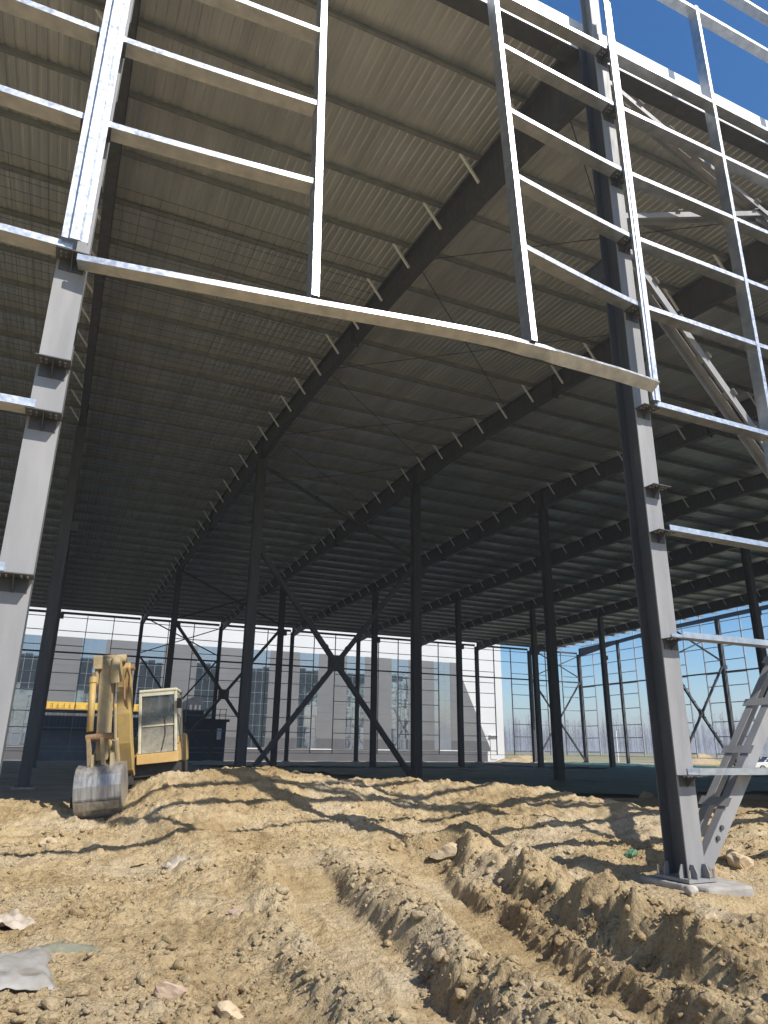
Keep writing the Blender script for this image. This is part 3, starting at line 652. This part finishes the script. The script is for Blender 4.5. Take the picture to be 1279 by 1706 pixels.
# bucket shell
outer = [(-1.80, .99), (-2.0, 1.0), (-2.20, .93), (-2.33, .78), (-2.39, .58), (-2.38, .36), (-2.30, .17), (-2.15, .03), (-1.95, -.04), (-1.72, -.03)]
inner = [(y+.028 if z > .1 else y+.01, z-(.02 if z > .6 else -.022)) for y, z in outer]
bk0, bk1 = -.76, .08
bucket = ex(MB().prism(outer+inner[::-1], bk0, bk1), 'bucket', 'ex_steel')
side = outer+[(-1.66, .25), (-1.62, .62)]
for x in (bk0-.022, bk1+.002): ex(MB().prism(side, x, x+.02), 'side_plate', 'ex_steel', bucket)
for i in range(4):
    x = bk0+.12+i*.21
    st = [(y-.010*math.cos(0), z) for y, z in outer[2:9]]
    ex(MB().prism(st+[(y+.004, z) for y, z in outer[2:9]][::-1], x, x+.07), 'wear_strip', 'ex_steel', bucket)
ex(MB().prism([(-2.40, .30), (-2.31, .16), (-2.325, .15), (-2.415, .295)], bk0, bk1), 'wear_bar', 'ex_steel', bucket)
for i in range(5):
    x = bk0+.08+i*.19; ex(MB().prism([(-1.74, -.05), (-1.74, .02), (-1.55, .03)], x, x+.08), 'tooth', 'ex_steel', bucket)

# ------------------------------------------------------------------ the white building behind
M['fb_white'] = surf('white_wall_panel', (.55, .55, .535), (.62, .615, .60), (.5, .65), 0, .15)
M['fb_grey'] = surf('grey_wall_panel', (.135, .135, .134), (.16, .159, .157), (.45, .6), 0, .2)
M['fb_dark'] = surf('dark_grey_plinth', (.075, .072, .078), (.10, .097, .10), (.6, .8), 0, .4)
m, n, l, b = mat('facade_glass'); M['fb_glass'] = m
b.inputs['Base Color'].default_value = (.035, .05, .06, 1); b.inputs['Roughness'].default_value = .04; b.inputs['Specular IOR Level'].default_value = 1.0; b.inputs['IOR'].default_value = 2.3
bp = n.new('ShaderNodeBump'); bp.inputs['Strength'].default_value = .06; bp.inputs['Distance'].default_value = .05
l.new(noise(n, l, coords(n, l, (1, 1, 1), 'World'), .9, 2), bp.inputs['Height']); l.new(bp.outputs[0], b.inputs['Normal'])
M['fb_frame'] = surf('window_frame', (.26, .27, .28), (.34, .34, .35), (.4, .5), .3, 2)
FB = empty('white_factory_building', (13, 99, -.35), 'long white factory with grey slanted facade panels and tall glass strips beyond the frame', 'building')
FY = 98.0; FZ = 18.5
wall = build(MB().box(-60, 66, FY, FY+34, -.35, FZ), 'wall', 'fb_white', FB)
build(MB().box(-60.2, 66.2, FY-.15, FY+34.2, FZ+.003, FZ+.5), 'parapet', 'fb_white', FB)
build(MB().box(-60, 62.8, FY-.12, FY-.004, -.35, 1.15), 'plinth', 'fb_dark', FB)
build(MB().box(-60, 63.0, FY-.2, FY-.004, 1.153, 1.3), 'sill_band', 'fb_white', FB)
def slant(z): return 57.5+(14.4-z)/(14.4-1.3)*6.0
wx = [-4.6+7.26*i-14.52 for i in range(11)]; ww = 2.9
zs = [1.303, 2.65]+[2.65+1.175*i for i in range(1, 11)]
for i in range(len(zs)-1):
    za, zb_ = zs[i]+.006, zs[i+1]-.006
    if i+1 == len(zs)-1: zb_ = 14.4
    edges = [-60]+[e for w in wx for e in (w, w+ww)]
    for j in range(0, len(edges)-1, 2): build(MB().box(edges[j]+.004, edges[j+1]-.004, FY-.06, FY-.004, za, zb_), 'wall_panel', 'fb_dark' if i == 0 else 'fb_grey', FB)
    x = edges[-1]+.004; build(MB().prismy([(x, za), (slant(za), za), (slant(zb_), zb_), (x, zb_)], FY-.06, FY-.004), 'wall_panel', 'fb_dark' if i == 0 else 'fb_grey', FB)
pane_me = None
for w in wx:
    win = build(MB().box(w+.01, w+ww-.01, FY-.03, FY-.004, 1.31, 14.38), 'window', 'fb_frame', FB)
    for r_ in range(9):
        for c_ in range(3):
            z0 = 1.36+r_*1.445; x0 = w+.05+c_*.945
            if w < -10 : continue
            if pane_me is None:
                p = build(MB().box(x0, x0+.9, FY-.045, FY-.032, z0, z0+1.40), 'pane', 'fb_glass', win); pane_me = p.data
            else:
                o = bpy.data.objects.new('pane', pane_me); COL.objects.link(o); attach(o, (x0+.45, FY-.0385, z0), win); o.rotation_euler = (random.uniform(-.006, .006), 0, random.uniform(-.006, .006))
for i in range(14):   # dark low railing line on the grey panels
    pass
build(MB().box(63.4, 64.6, FY-.1, FY-.004, .0, 3.4).box(63.2, 64.8, FY-.5, FY-.004, 3.42, 3.6), 'side_door', 'fb_white', FB)

# ------------------------------------------------------------------ dark roadside shed with a yellow sign, and a dark plant cabin
M['navy'] = surf('dark_navy_sheet', (.022, .026, .036), (.04, .045, .058), (.4, .6), 0, 1.2)
M['navy2'] = surf('dark_rib', (.10, .11, .13), (.16, .17, .19), (.5, .6), 0, 2)
M['sign'] = surf('yellow_sign', (.68, .45, .06), (.78, .54, .10), (.5, .6), 0, 2)
M['red'] = surf('red_brown_lettering', (.34, .10, .03), (.42, .15, .04), (.5, .6), 0, 2)
M['grey_block'] = surf('grey_block_wall', (.13, .14, .155), (.19, .20, .21), (.8, .9), 0, 1.5)
SH = empty('site_shed', (3.6, 86, -.33), 'low dark shed with a yellow lettered sign along its roof edge behind the excavator', 'shed')
SX0, SX1, SY = -1.5, 9.2, 84.6
build(MB().box(SX0+.6, SX1, SY+.4, SY+3.4, -.33, 2.9), 'wall', 'grey_block', SH)
build(MB().prism([(SY-.1, 2.95), (SY+.35, 5.0), (SY+3.6, 5.0), (SY+3.6, 2.95)], SX0, SX1), 'roof', 'navy', SH)
for i in range(26):
    x = SX0+.9+i*.38
    if i % 4 != 3: build(MB().bar((x, SY-.062, 3.15), (x, SY+.30, 4.8), .03, .05, (0, 1, -.3)), 'roof_rib', 'navy2', SH)
sg = build(MB().box(SX0+.6, SX1, SY-.02, SY+.06, 5.02, 5.78), 'sign_board', 'sign', SH)
for i in range(17):
    x = SX0+.95+i*.58
    if i in (6, 12): continue
    mb = MB()
    for q in range(random.randint(2, 3)): z = 5.2+q*.17; mb.box(x+random.uniform(-.02, .04), x+.34-random.uniform(0, .08), SY-.032, SY-.022, z, z+.05)
    xx = x+random.choice((.1, .16, .22)); mb.box(xx, xx+.05, SY-.044, SY-.033, 5.16, 5.64)
    build(mb, 'character', 'red', sg)
build(MB().box(SX0+.6, SX1, SY-.036, SY-.024, 5.06, 5.10), 'sign_line', 'red', sg)
CBN = empty('plant_cabin', (15.5, 85, -.33), 'black plant cabin with a humped top and railings behind the excavator cab', 'cabin')
build(MB().box(13.2, 18.6, 83.4, 87, -.33, 4.4), 'body', 'navy', CBN)
build(MB().prismy([(13.0, 4.403), (13.3, 5.4), (14.1, 6.4), (15.0, 6.9), (15.7, 6.7), (16.0, 5.6), (16.1, 4.403)], 84, 86.4), 'hump', 'navy', CBN)
for x in (14.4, 14.95, 15.4): build(MB().box(x, x+.25, 83.96, 83.99, 5.2, 5.9), 'hatch', 'grey_block', CBN)
for x in (16.3, 17.05, 17.8, 18.5): build(MB().tube([(x, 83.6, 4.403), (x, 83.6, 5.5)], .035, 6), 'rail_post', 'navy', CBN)
for z in (4.95, 5.5): build(MB().tube([(16.2, 83.6, z), (18.6, 83.6, z)], .03, 6), 'rail', 'navy', CBN)
build(MB().box(13.0, 18.9, 83.2, 83.39, 4.1, 4.4), 'edge_beam', 'navy', CBN)
build(MB().box(17.6, 18.1, 83.37, 83.395, 2.2, 3.4), 'notice', 'white_sheet', CBN)

# ------------------------------------------------------------------ parked white car beyond the gable
M['car_white'] = surf('white_car_paint', (.74, .74, .73), (.78, .78, .77), (.18, .28), 0, 3, kind='Object')
M['car_glass'] = surf('dark_car_glass', (.02, .022, .025), (.03, .032, .035), (.05, .1), 0, 3, kind='Object', spec=.9)
CR = empty('parked_car', (68.3, 53.0, -.33), 'white sedan parked beyond the open right end of the frame', 'car')
CR.rotation_euler.z = R(-24); WLOC[CR.name] = (0, 0, 0)
def car(mb, name, m, parent=CR, **k): return build(mb, name, m, parent, **k)
low = [(-2.25, .35), (-2.28, .62), (-2.1, .78), (-1.1, .92), (1.45, .95), (2.1, .93), (2.22, .7), (2.2, .35)]
body = car(MB().prismy(low, -.86, .86), 'body', 'car_white', bevel=.07)
gh = MB(); a = [(-1.15, .92), (-.45, 1.40), (.75, 1.43), (1.65, .95)]
gh.add([(x, s*(.80 if z < 1 else .6), z) for s in (-1, 1) for x, z in a], [(0, 1, 2, 3), (7, 6, 5, 4), (0, 4, 5, 1), (1, 5, 6, 2), (2, 6, 7, 3)])
car(gh, 'cabin_glass', 'car_glass', body)
car(MB().box(-.5, .8, -.6, .6, 1.405, 1.45), 'roof', 'car_white', body, bevel=.03)
for s in (-1, 1):
    for p, q in (((-1.15, .92), (-.45, 1.42)), ((.15, .93), (.18, 1.42)), ((.75, 1.43), (1.65, .95))):
        car(MB().bar((p[0], s*.81, p[1]), (q[0], s*.61, q[1]), .05, .07), 'pillar', 'car_white', body)
    for x in (-1.4, 1.35):
        w = car(MB().tube([(x, s*.68, .31), (x, s*.875, .31)], .31, 20), 'wheel', 'ex_dark'); car(MB().tube([(x, s*.878, .31), (x, s*.89, .31)], .2, 14), 'rim', 'galv', w)
    car(MB().box(-2.27, -2.05, s*.6-.17, s*.6+.17, .63, .75), 'headlight', 'chrome', body)
    car(MB().box(2.1, 2.23, s*.6-.18, s*.6+.18, .72, .86), 'tail_light', 'red', body)

# ------------------------------------------------------------------ dust net on the floor
m, n, l, b = mat('green_dust_net'); M['net'] = m
v = coords(n, l, (1, 1, 1), 'World'); r = ramp(n, [(.35, (.025, .085, .06)), (.6, (.05, .15, .105)), (.72, (.12, .20, .14))]); l.new(noise(n, l, v, .6, 8, .7), r.inputs[0]); l.new(r.outputs[0], b.inputs['Base Color']); b.inputs['Roughness'].default_value = .7
def net(name, x0, x1, y0, y1, seed, label):
    X = np.linspace(x0, x1, 90); Y = np.linspace(y0, y1, 60)
    def zf(a, c): return zfl(a, c)+.07+.16*np.clip(fbm(a*.6+seed, c*.35, 4), 0, 1)+.06*np.abs(fbm(a*2+seed, c*2, 3))
    o = grid_mesh(name, X, Y, zf, 'net'); me = o.data
    import bmesh
    bm = bmesh.new(); bm.from_mesh(me); d = []
    for vv in bm.verts:
        e = min(vv.co.x-x0, x1-vv.co.x, vv.co.y-y0, y1-vv.co.y)
        if e < 1.2+2.6*float(fbm(np.array([vv.co.x*.3+seed]), np.array([vv.co.y*.3]), 3)[0]): d.append(vv)
    bmesh.ops.delete(bm, geom=d, context='VERTS'); bm.to_mesh(me); bm.free()
    return tag(o, label, 'netting', 'green dust nets on the floor')
net('dust_net', 14, 44, 19, 48, 3, 'wide green dust net spread over the shaded floor right of the bank')
net('dust_net', 40, 63.5, 28, 73, 13, 'green dust net on the floor towards the open right end')
net('dust_net', 10, 38, 54.5, 75, 23, 'green dust net in front of the far wall columns')

# wire mesh hung under the roof sheets of the left bays
mb = MB()
for i in range(54):
    x = -16.4+i*.44
    for a, b in ((15.6, 30.2), (30.2, 75.5)): mb.bar((x, a, zp(a)-.115), (x, b, zp(b)-.115), .008, .008, (1, 0, 0))
for i in range(135):
    y = 15.6+i*.44; mb.bar((-16.4, y, zp(y)-.122), (7.2, y, zp(y)-.122), .008, .008)
o = build(mb, 'wire_mesh', 'rod', BLD); o['kind'] = 'stuff'

# ------------------------------------------------------------------ loose clods lying on the soil (nobody could count them)
def ico(sub):
    import bmesh
    bm = bmesh.new(); bmesh.ops.create_icosphere(bm, subdivisions=sub, radius=1); v = np.array([p.co[:] for p in bm.verts]); f = np.array([[q.index for q in t.verts] for t in bm.faces]); bm.free(); return v, f
def lump(sub, seed, amp=.3, sq=.7):
    v, f = ico(sub); r = np.random.default_rng(seed); out = v.copy()
    for d in r.normal(size=(16, 3)):           # chop with random planes: angular faces
        d /= np.linalg.norm(d); h = r.uniform(.38, .8); t = out@d; out = out-np.outer(np.clip(t-h, 0, None), d)
    out = out*(1+amp*.5*r.normal(size=(len(v), 1))*.35)*np.array([1, r.uniform(.6, .95), sq*r.uniform(.7, 1.1)]); return out, f
def scatter(name, N, size, sub, seed, dens, label, bury=.25, m='clod'):
    r = np.random.default_rng(seed); kinds = [lump(sub, seed*50+i) for i in range(10)]
    d = r.beta(1.0, 1.9, N*4)*15+3.4; an = r.uniform(-.5, 1.06, N*4)       # thicker where the ground is seen close
    x, y = d*np.sin(an), d*np.cos(an)
    w = dens(x, y); k = r.random(N*4) < w; x, y = x[k][:N], y[k][:N]; n_ = len(x); z = height(x, y)
    sz = np.clip(size*r.lognormal(0, .5, n_), size*.35, size*3.4); V, F = [], []; base = 0
    for i in range(n_):
        v, f = kinds[i % 10]; a = r.uniform(0, 6.28); b = r.uniform(-.5, .5); c, s_ = math.cos(a), math.sin(a)
        q = v*sz[i]; q = np.stack([q[:, 0]*c-q[:, 1]*s_, q[:, 0]*s_+q[:, 1]*c, q[:, 2]+b*q[:, 0]*.6], -1)+(x[i], y[i], z[i]+sz[i]*(.55-bury)*.6)
        V.append(q); F.append(f+base); base += len(v)
    V = np.concatenate(V); F = np.concatenate(F)
    me = bpy.data.meshes.new(name); me.vertices.add(len(V)); me.vertices.foreach_set('co', V.astype(np.float32).ravel())
    me.loops.add(F.size); me.loops.foreach_set('vertex_index', F.astype(np.int32).ravel())
    me.polygons.add(len(F)); me.polygons.foreach_set('loop_start', np.arange(0, F.size, 3, dtype=np.int32)); me.polygons.foreach_set('loop_total', np.full(len(F), 3, np.int32))
    me.update(); me.materials.append(M[m]); o = bpy.data.objects.new(name, me); COL.objects.link(o); o['kind'] = 'stuff'
    o['label'] = label; o['category'] = 'soil'
    return o
def dens(x, y):
    f = np.minimum(np.abs(pl_dist(x, y, RUT1)), np.abs(pl_dist(x, y, RUT2)))
    a = .03+.97*sst(.2, .42, f)
    d2 = pl_dist(x, y, RUT2); bank = np.exp(-((d2-.75)/.35)**2)+np.exp(-((f-.5)/.2)**2)
    return np.clip(a*(.12+.9*sst(-.2, .35, fbm(x*.6+11, y*.6, 3))+.7*bank), 0, 1)*((np.hypot(x-XB, y-7.1) > .55))
scatter('fine_soil_crumbs', 17000, .013, 1, 3, dens, 'fine tan soil crumbs strewn over the rutted ground')
scatter('soil_clods', 5200, .030, 2, 5, dens, 'loose tan soil clods lying on the rutted ground and banks', .35)
def rub(x, y): return np.exp(-(((x-7.8)/.75)**2+((y-5.9)/.6)**2))
M['rubble'] = surf('pale_rubble', (.34, .30, .25), (.50, .46, .40), (.85, .95), 0, 9, (1, 1, 1), .5, 60, .2)
scatter('rubble', 260, .06, 2, 8, rub, 'pale broken rubble heaped beside the column footing', .2, 'rubble')

# single stones and scraps one can point at
M['stone_pink'] = surf('pinkish_stone', (.36, .26, .18), (.46, .35, .26), (.85, .95), 0, 6, (1, 1, 1), .4, 40, .2)
M['stone_tan'] = surf('tan_stone', (.42, .32, .20), (.52, .41, .27), (.85, .95), 0, 6, (1, 1, 1), .4, 40, .2)
def on_ground(px, py, it=6):
    z = 0.0
    for _ in range(it): p = atZ(px, py, z); z = .5*z+.5*H(p.x, p.y)
    return Vector((p.x, p.y, H(p.x, p.y)))
def rock(px, py, r, seed, m, label, sq=.6, name='stone'):
    p = on_ground(px, py); v, f = lump(3, seed, .2, sq)
    nz = np.array([mnoise.noise(Vector(q*2.2)+Vector((seed, 0, 0))) for q in v]); v = v*(1+.12*nz[:, None])*r
    mb = MB(); mb.add([(p.x+q[0], p.y+q[1], p.z+q[2]+r*.02) for q in v], [tuple(t) for t in f]); o = build(mb, name, m); tag(o, label, 'stone', 'stones on the soil'); return o
rock(398, 1525, .15, 3, 'stone_pink', 'pinkish flat stone standing just left of the wide wheel rut')
rock(78, 1405, .16, 5, 'stone_tan', 'rounded tan stone below the excavator bucket on the left')
rock(215, 1440, .28, 9, 'clod', 'broad cracked clay slab in the middle of the left dirt slope', .55)
rock(285, 1660, .17, 11, 'stone_pink', 'pale pink stone near the bottom edge left of the rut')
rock(380, 1690, .14, 12, 'stone_tan', 'tan stone at the bottom edge beside the rut')
rock(745, 1395, .34, 15, 'stone_tan', 'tall clay slab at the head of the second rut', .7)
rock(600, 1365, .3, 16, 'stone_tan', 'tilted clay slab on the crest in front of the cross brace', .5)
rock(1188, 1530, .12, 21, 'stone_tan', 'ochre stone leaning against the concrete footing', .8)
rock(330, 1282, .20, 22, 'stone_tan', 'pointed clod on the crest right of the excavator cab', 1.0)
rock(1230, 1440, .3, 27, 'stone_tan', 'large dirt lump right of the leaning brace', .6)
rock(1075, 1330, .42, 28, 'clod', 'crumbly dirt lump left of the big column', .8)

def draped(name, px, py, w, d, rot, m, label, cat, lift=.02, fold=.05, seed=0, cut=None):
    p = on_ground(px, py); X = np.linspace(-w/2, w/2, 22); Y = np.linspace(-d/2, d/2, 22); mb = MB(); c, s_ = math.cos(rot), math.sin(rot); n_ = 22; vs = []
    for b in Y:
        for a in X:
            e = 1+.22*float(fbm(np.array([math.atan2(b, a)*1.3+seed]), np.array([seed*1.7]), 2)[0])
            x, y = p.x+(a*c-b*s_)*e, p.y+(a*s_+b*c)*e; vs.append((x, y, x*0+0))
    A = np.array(vs); zz = height(A[:, 0], A[:, 1])*.5+height(A[:, 0], A[:, 1], False)*.5+lift*.35+.022+fold*np.clip(fbm(A[:, 0]*5+seed, A[:, 1]*5, 3), -.1, 1)
    rad = np.maximum(np.abs(np.tile(X, n_))/(w/2), np.abs(np.repeat(Y, n_))/(d/2)); zz = zz-.05*sst(.75, 1.0, rad)
    A[:, 2] = zz; B = A.copy(); B[:, 2] -= .006
    top = [(j*n_+i, j*n_+i+1, (j+1)*n_+i+1, (j+1)*n_+i) for j in range(n_-1) for i in range(n_-1)]; N = n_*n_
    rim = [i for i in range(n_)]+[j*n_+n_-1 for j in range(1, n_)]+[(n_-1)*n_+i for i in range(n_-2, -1, -1)]+[j*n_ for j in range(n_-2, 0, -1)]
    fs = top+[tuple(N+q for q in reversed(t)) for t in top]+[(rim[i], N+rim[i], N+rim[(i+1) % len(rim)], rim[(i+1) % len(rim)]) for i in range(len(rim))]
    mb.add(np.concatenate([A, B]), fs); return tag(build(mb, name, m, smooth=True), label, cat)
M['felt'] = surf('grey_felt', (.12, .135, .105), (.24, .225, .165), (.9, 1), 0, 8, (1, 1, 1), .4, 80, .1)
M['sheet_grey'] = surf('pale_grey_sheet', (.21, .185, .15), (.35, .345, .33), (.6, .8), 0, 5, (1, 1, 1), .1, 30, .3)
M['sack'] = surf('dirty_white_sack', (.30, .24, .17), (.48, .43, .37), (.7, .9), 0, 6, (1, 1, 1), .3, 60, .2)
M['bluescrap'] = surf('blue_grey_scrap', (.22, .27, .30), (.30, .35, .37), (.6, .8), 0, 6)
M['greenscrap'] = surf('green_scrap', (.05, .15, .08), (.09, .20, .11), (.6, .8), 0, 6)
draped('pale_sheet', 4, 1622, .62, .95, .12, 'sheet_grey', 'pale grey sheet of board lying flat at the left edge', 'sheet', .16, .01, 2)
draped('sack', 12, 1545, .42, .36, .5, 'sack', 'crumpled dirty white sack above the pale sheet', 'sack', .08, .16, 5)
draped('felt_strip', 100, 1582, .62, .30, .25, 'felt', 'grey green felt strip half buried in the left dirt', 'cloth', .015, .06, 8)
draped('paper_scrap', 292, 1436, .32, .24, .6, 'sack', 'torn dirty paper bag lying on the left dirt slope', 'scrap', .04, .12, 11)
draped('net_scrap', 1052, 1424, .14, .12, .2, 'greenscrap', 'small green net scrap left of the big column base', 'scrap', .03, .12, 21)

# ------------------------------------------------------------------ far tree line, posts, houses, haze
M['bare'] = surf('bare_twigs', (.13, .105, .09), (.20, .165, .14), (.9, 1), 0, .2)
r = np.random.default_rng(21); mb = MB()
for i in range(900):
    a = R(r.uniform(18, 66)); d = r.uniform(430, 640); x, y = d*math.sin(a), d*math.cos(a); h = r.uniform(14, 24); z0 = -.36
    mb.tube([(x, y, z0), (x+r.normal(0, .15), y, z0+h*.6), (x+r.normal(0, .3), y, z0+h)], .16, 4, .03)
    for j in range(34):
        t = r.uniform(.12, .95); an = r.uniform(0, 6.28); L = h*(.10+.20*(1-t))*r.uniform(.6, 1.2); e = r.uniform(.9, 2.2)
        p0 = Vector((x, y, z0+h*t)); p1 = p0+Vector((math.cos(an), math.sin(an), e)).normalized()*L
        s_ = Vector((-math.sin(an), math.cos(an), 0))*.07; u_ = Vector((0, 0, .05))
        mb.add([p0-s_, p0+s_, p0+u_*2, p1], [(0, 1, 3), (1, 2, 3), (2, 0, 3)])
me = bpy.data.meshes.new('tree_line'); me.from_pydata([tuple(v_) for v_ in mb.v], [], mb.f); me.materials.append(M['bare'])
o = bpy.data.objects.new('tree_line', me); COL.objects.link(o); o['kind'] = 'stuff'; o['label'] = 'far line of bare trees fading into haze along the horizon'; o['category'] = 'trees'
pp = atX(1030, 1262, 80); po = empty('white_post', (pp.x, pp.y, -.36), 'thin white post standing on the grass beyond the gable columns', 'post')
build(MB().tube([(pp.x, pp.y, -.36), (pp.x, pp.y, 4.2)], .10, 8), 'shaft', 'white_sheet', po); build(MB().tube([(pp.x, pp.y, 4.203), (pp.x, pp.y, 4.4)], .16, 8), 'cap', 'white_sheet', po)
M['pile'] = soil('pale_spoil', .95)
def pile(px, py, X, w, h, label):
    p = atX(px, py, X); xs_ = np.linspace(-w, w, 30)
    def zf(a, b):
        q = np.hypot((a-p.x)/w, (b-p.y)/(w*.7)); return -.40+h*np.clip(1-q, 0, 1)**.8*(1+.5*fbm(a*.8, b*.8, 3))
    return tag(grid_mesh('spoil_heap', p.x+xs_, p.y+xs_*.7, zf, 'pile'), label, 'dirt heap', 'spoil heaps')
pile(868, 1262, 66, 4.5, 1.3, 'low spoil heap at the foot of the white factory corner'); pile(1163, 1255, 95, 5, 1.6, 'pale spoil heap on the grass beyond the cross brace')
m = bpy.data.materials.new('haze_air'); m.use_nodes = True; n = m.node_tree.nodes; n.remove(n['Principled BSDF'])
pv = n.new('ShaderNodeVolumePrincipled'); pv.inputs['Color'].default_value = (.88, .89, .95, 1); pv.inputs['Density'].default_value = .0014; pv.inputs['Anisotropy'].default_value = .2
m.node_tree.links.new(pv.outputs[0], n['Material Output'].inputs['Volume'])
hz = build(MB().box(-1201, 1201, -1201, 1201, -1.4, 25), 'haze', m); hz['kind'] = 'stuff'; hz['label'] = 'thin bluish haze in the air over the whole site'; hz['category'] = 'haze'
